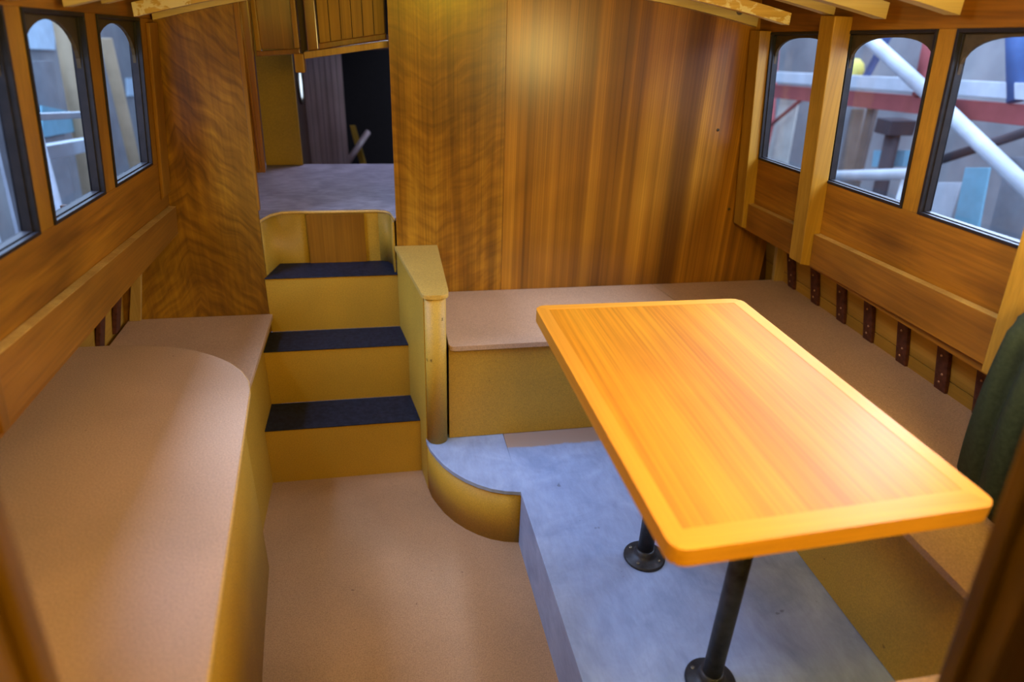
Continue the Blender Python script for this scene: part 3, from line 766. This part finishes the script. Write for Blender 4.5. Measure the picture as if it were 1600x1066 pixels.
BARS = [
    ('yard_girder', 'o_white', 'white-topped steel girder running across behind all right-hand windows', 'girder', [(4.5, 9.6, 0.885), (4.5, 3.9, 1.255)], 0.055),
    ('yard_girder', 'o_red', 'red steel girder under the white one outside the right-hand windows', 'girder', [(4.55, 9.6, 0.73), (4.55, 3.9, 1.096)], 0.07),
    ('yard_tube', 'o_white', 'thick pale steel tube slanting down behind the middle and third right windows', 'tube', [(4.2, 6.3, 1.75), (4.2, 4.78, 1.136), (4.2, 3.1, 0.42)], 0.055),
    ('yard_post', 'o_blue', 'blue steel post outside behind the third right-hand window', 'post', [(4.5, 4.65, 1.884), (4.5, 4.312, 1.162)], 0.06),
    ('yard_strut', 'o_blue', 'thin blue strut slanting outside behind the middle right-hand window', 'strut', [(4.5, 5.719, 1.791), (4.5, 6.026, 1.077)], 0.035),
    ('yard_post', 'o_red', 'red steel post outside behind the left edge of the first right-hand window', 'post', [(5.0, 8.7, 1.8), (5.0, 7.8, GZ)], 0.07),
    ('yard_post', 'o_red', 'red steel post outside at the right edge of the middle right-hand window', 'post', [(4.5, 5.355, 1.785), (4.5, 5.263, 1.082)], 0.05),
    ('yard_strut', 'o_red', 'thin red strut low outside the first right-hand window', 'strut', [(4.7, 7.759, 0.454), (4.7, 7.119, 0.897)], 0.022),
    ('yard_strut', 'o_dark', 'dark strut crossing low outside the third right-hand window', 'strut', [(4.3, 4.685, 0.642), (4.3, 3.795, 1.09)], 0.035),
    ('yard_plank', 'o_brown', 'brown plank leaning outside behind the middle right-hand window', 'plank', [(4.7, 6.038, 0.905), (4.9, 6.2, GZ)], 0.06),
    ('yard_tube', 'o_white', 'pale horizontal tube low outside the middle right-hand window', 'tube', [(4.05, 5.6, 0.331), (4.05, 4.567, 0.584)], 0.045),
    ('yard_vice', 'o_dark', 'dark vice on its post low outside the middle right-hand window', 'vice', [(4.2, 5.077, 0.9), (4.2, 4.9, GZ)], 0.06),
    ('yard_post', 'o_tan', 'tan timber post outside behind the second left-hand window', 'post', [(-2.6, 6.95, 1.8), (-2.6, 6.3, GZ)], 0.09),
    ('yard_spar', 'o_tan', 'slanting tan spar outside the left window nearest the bulkhead', 'spar', [(-2.47, 7.353, 1.246), (-2.47, 7.476, GZ)], 0.055),
    ('yard_plank', 'o_white', 'broad pale plank lying low outside the second left-hand window', 'plank', [(-2.21, 4.1, 0.77), (-2.21, 6.0, 0.56)], 0.045),
    ('yard_plank', 'o_white', 'thin pale plank near the bottom of the second left-hand window', 'plank', [(-2.015, 4.5, 0.97), (-2.015, 5.45, 0.85)], 0.02),
]
FEET = {'white-topped steel girder running'[:24]: [(4.5, 3.95, 1.2), (4.5, 9.5, .85)], 'red steel girder under the'[:24]: [(4.55, 3.98, 1.0)],
        'thin red strut low outsi'[:24]: [(4.7, 7.759, .46)], 'dark strut crossing low outside'[:24]: [(4.3, 4.70, .63)],
        'pale horizontal tube low outside'[:24]: [(4.05, 5.55, .33), (4.05, 4.62, .57)], 'broad pale plank lying low'[:24]: [(-2.21, 4.15, .74), (-2.21, 5.95, .53)],
        'thin pale plank near the bottom'[:24]: [(-2.015, 4.55, .96), (-2.015, 5.40, .85)]}
for nm, mat, lab, cat, pts, r in BARS:
    m = MB()
    for a, b2 in zip(pts, pts[1:]):
        if 'girder' in nm or 'plank' in nm:
            a_, b_ = Vector(a), Vector(b2); r2 = Vector((.05, 0, 0)); h = Vector((0, 0, r))
            if abs((b_-a_).normalized().z) > .6: h = Vector((0, r, 0)); r2 = Vector((.02, 0, 0))
            m.hexa([a_-r2-h, b_-r2-h, b_+r2-h, a_+r2-h, a_-r2+h, b_-r2+h, b_+r2+h, a_+r2+h], .006)
        else: m.tube(a, b2, r, 16)
    for k in FEET.get(lab[:24], ()):
        fx, fy, fz = k; m.tube((fx, fy, GZ), (fx, fy, fz), .025, 10)
    if nm == 'yard_vice': m.box(4.08, 4.32, 4.98, 5.16, .80, .92, .01)
    tag(m.build(nm, mat, loc=pts[-1]), lab, cat)
PANELS = [
    ('yard_sheet', 'o_cream', 'cream sheet leaning outside behind the first right-hand window', 'sheet', [(4.8, 7.842, 0.852), (4.8, 7.47, 0.893), (4.8, 7.30, GZ), (4.8, 7.95, GZ)]),
    ('yard_sheet', 'o_cyan', 'light blue sheet standing outside behind the third right-hand window', 'sheet', [(3.9, 3.948, 0.769), (3.9, 3.765, 0.809), (3.9, 3.3, GZ), (3.9, 3.6, GZ)]),
    ('yard_sheet', 'o_white', 'white sheet low outside at the left of the third right-hand window', 'sheet', [(4.0, 4.244, 0.597), (4.0, 4.05, 0.643), (4.0, 4.0, GZ), (4.0, 4.26, GZ)]),
    ('yard_sheet', 'o_grey', 'grey sheet outside at the right of the third right-hand window', 'sheet', [(4.4, 4.126, 0.805), (4.4, 3.852, 0.86), (4.4, 3.5, GZ), (4.4, 3.85, GZ)]),
    ('yard_crate', 'o_cyan', 'pale blue box low outside the middle right-hand window', 'box', [(4.3, 5.372, 0.609), (4.3, 4.995, 0.682), (4.3, 4.97, 0.551), (4.3, 5.342, 0.469)]),
    ('yard_board', 'o_brown', 'brown board outside at the left of the middle right-hand window', 'board', [(5.1, 6.895, 0.762), (5.1, 6.687, 0.791), (5.1, 6.4, GZ), (5.1, 6.8, GZ)]),
    ('yard_sheet', 'o_light', 'pale blue sheet hung high on the yard wall behind the second left-hand window', 'sheet', [(-4.19, 9.516, 1.573), (-4.19, 10.897, 1.573), (-4.19, 10.506, 0.916), (-4.19, 9.574, 0.987)]),
    ('yard_tarpaulin', 'o_cyan', 'pale blue tarpaulin low outside the second left-hand window', 'tarpaulin', [(-2.66, 6.15, 0.81), (-2.66, 6.70, 0.683), (-2.66, 6.708, 0.52), (-2.66, 6.02, 0.584)]),
    ('yard_sheet', 'o_light', 'small bright sheet outside in the left window nearest the bulkhead', 'sheet', [(-4.19, 12.98, 0.332), (-4.19, 13.625, 0.269), (-4.19, 13.468, -0.012), (-4.19, 12.863, 0.059)]),
    ('yard_sheet', 'o_grey', 'grey sheet outside in the nearest left-hand window', 'sheet', [(-2.1, 4.265, 1.242), (-2.1, 4.584, 1.18), (-2.1, 4.3, GZ), (-2.1, 3.9, GZ)]),
    ('yard_sheet', 'o_grey', 'grey-blue sheet in the middle of the second left-hand window', 'sheet', [(-2.7, 6.213, 1.133), (-2.7, 6.66, 1.1), (-2.7, 6.0, GZ), (-2.7, 5.6, GZ)]),
]
for nm, mat, lab, cat, pts in PANELS:
    m = MB(); th = .02 if nm != 'yard_crate' else .2
    m.prism(pts, (th, 0, 0), .003)
    tag(m.build(nm, mat, loc=pts[2]), lab, cat)
m = MB(); m.lathe((4.6, 6.32, 1.10), [(0, -.0), (.05, .01), (.085, .05), (.095, .10), (.075, .16), (.03, .20), (0, .205)], seg=20)
tag(m.build('yard_buoy', 'o_yellow', loc=(4.6, 6.32, 1.1)), 'yellow round float outside the middle right-hand window', 'float')


# ------------------------------------------------------------------ light
w = bpy.data.worlds.new('world'); sc.world = w; w.use_nodes = True
bg = w.node_tree.nodes['Background']; bg.inputs[0].default_value = (.50, .68, 1.0, 1); bg.inputs[1].default_value = 1.0
def area(name, loc, rot, sx, sy, power, col, spread=180):
    l = bpy.data.lights.new(name, 'AREA'); l.shape = 'RECTANGLE'; l.size = sx; l.size_y = sy; l.energy = power; l.color = col
    l.spread = math.radians(spread)
    o = bpy.data.objects.new(name, l); C.objects.link(o); o.location = loc; o.rotation_euler = [math.radians(a) for a in rot]
    return o
# overcast daylight outside the cabin windows, left stronger than right
area('daylight_left', (-1.75, 1.75, 2.65), (0, -56, 0), 1.3, 2.3, 300, (.48, .64, 1.0))
area('daylight_right', (2.45, 1.7, 2.25), (0, 66, 0), 1.1, 2.3, 210, (.58, .72, 1.0))
# work lamp on the right just inside the door, and warm cabin lamps under the roof
area('work_lamp', (1.00, .52, 1.40), (90, 0, 18), .30, .26, 8, (1.0, .78, .26))
area('cabin_lamp', (.45, .45, 1.79), (38, 0, 0), .4, .25, 16, (1.0, .70, .04))
area('aft_lamp', (-.40, -.55, 1.62), (80, 0, -22), .35, .3, 9, (1.0, .72, .10))
area('yard_sky_right', (4.4, 5.2, 4.2), (0, 8, 0), 3.0, 8.0, 420, (.62, .76, 1.0))  # fill light added above the yard to brighten it
area('yard_sky_left', (-3.0, 6.4, 4.0), (0, -5, 0), 2.0, 8.0, 260, (.55, .75, 1.0))  # fill light added to brighten the left side of the yard
area('forward_hatch_light', (-.02, 3.78, 1.82), (0, 0, 0), .35, .3, 7, (.62, .70, 1.0))
sc.view_settings.view_transform = 'Standard'; sc.view_settings.look = 'None'
sc.view_settings.exposure = 0.25; sc.view_settings.gamma = 1.0
try: sc.view_settings.use_curve_mapping = False
except Exception: pass
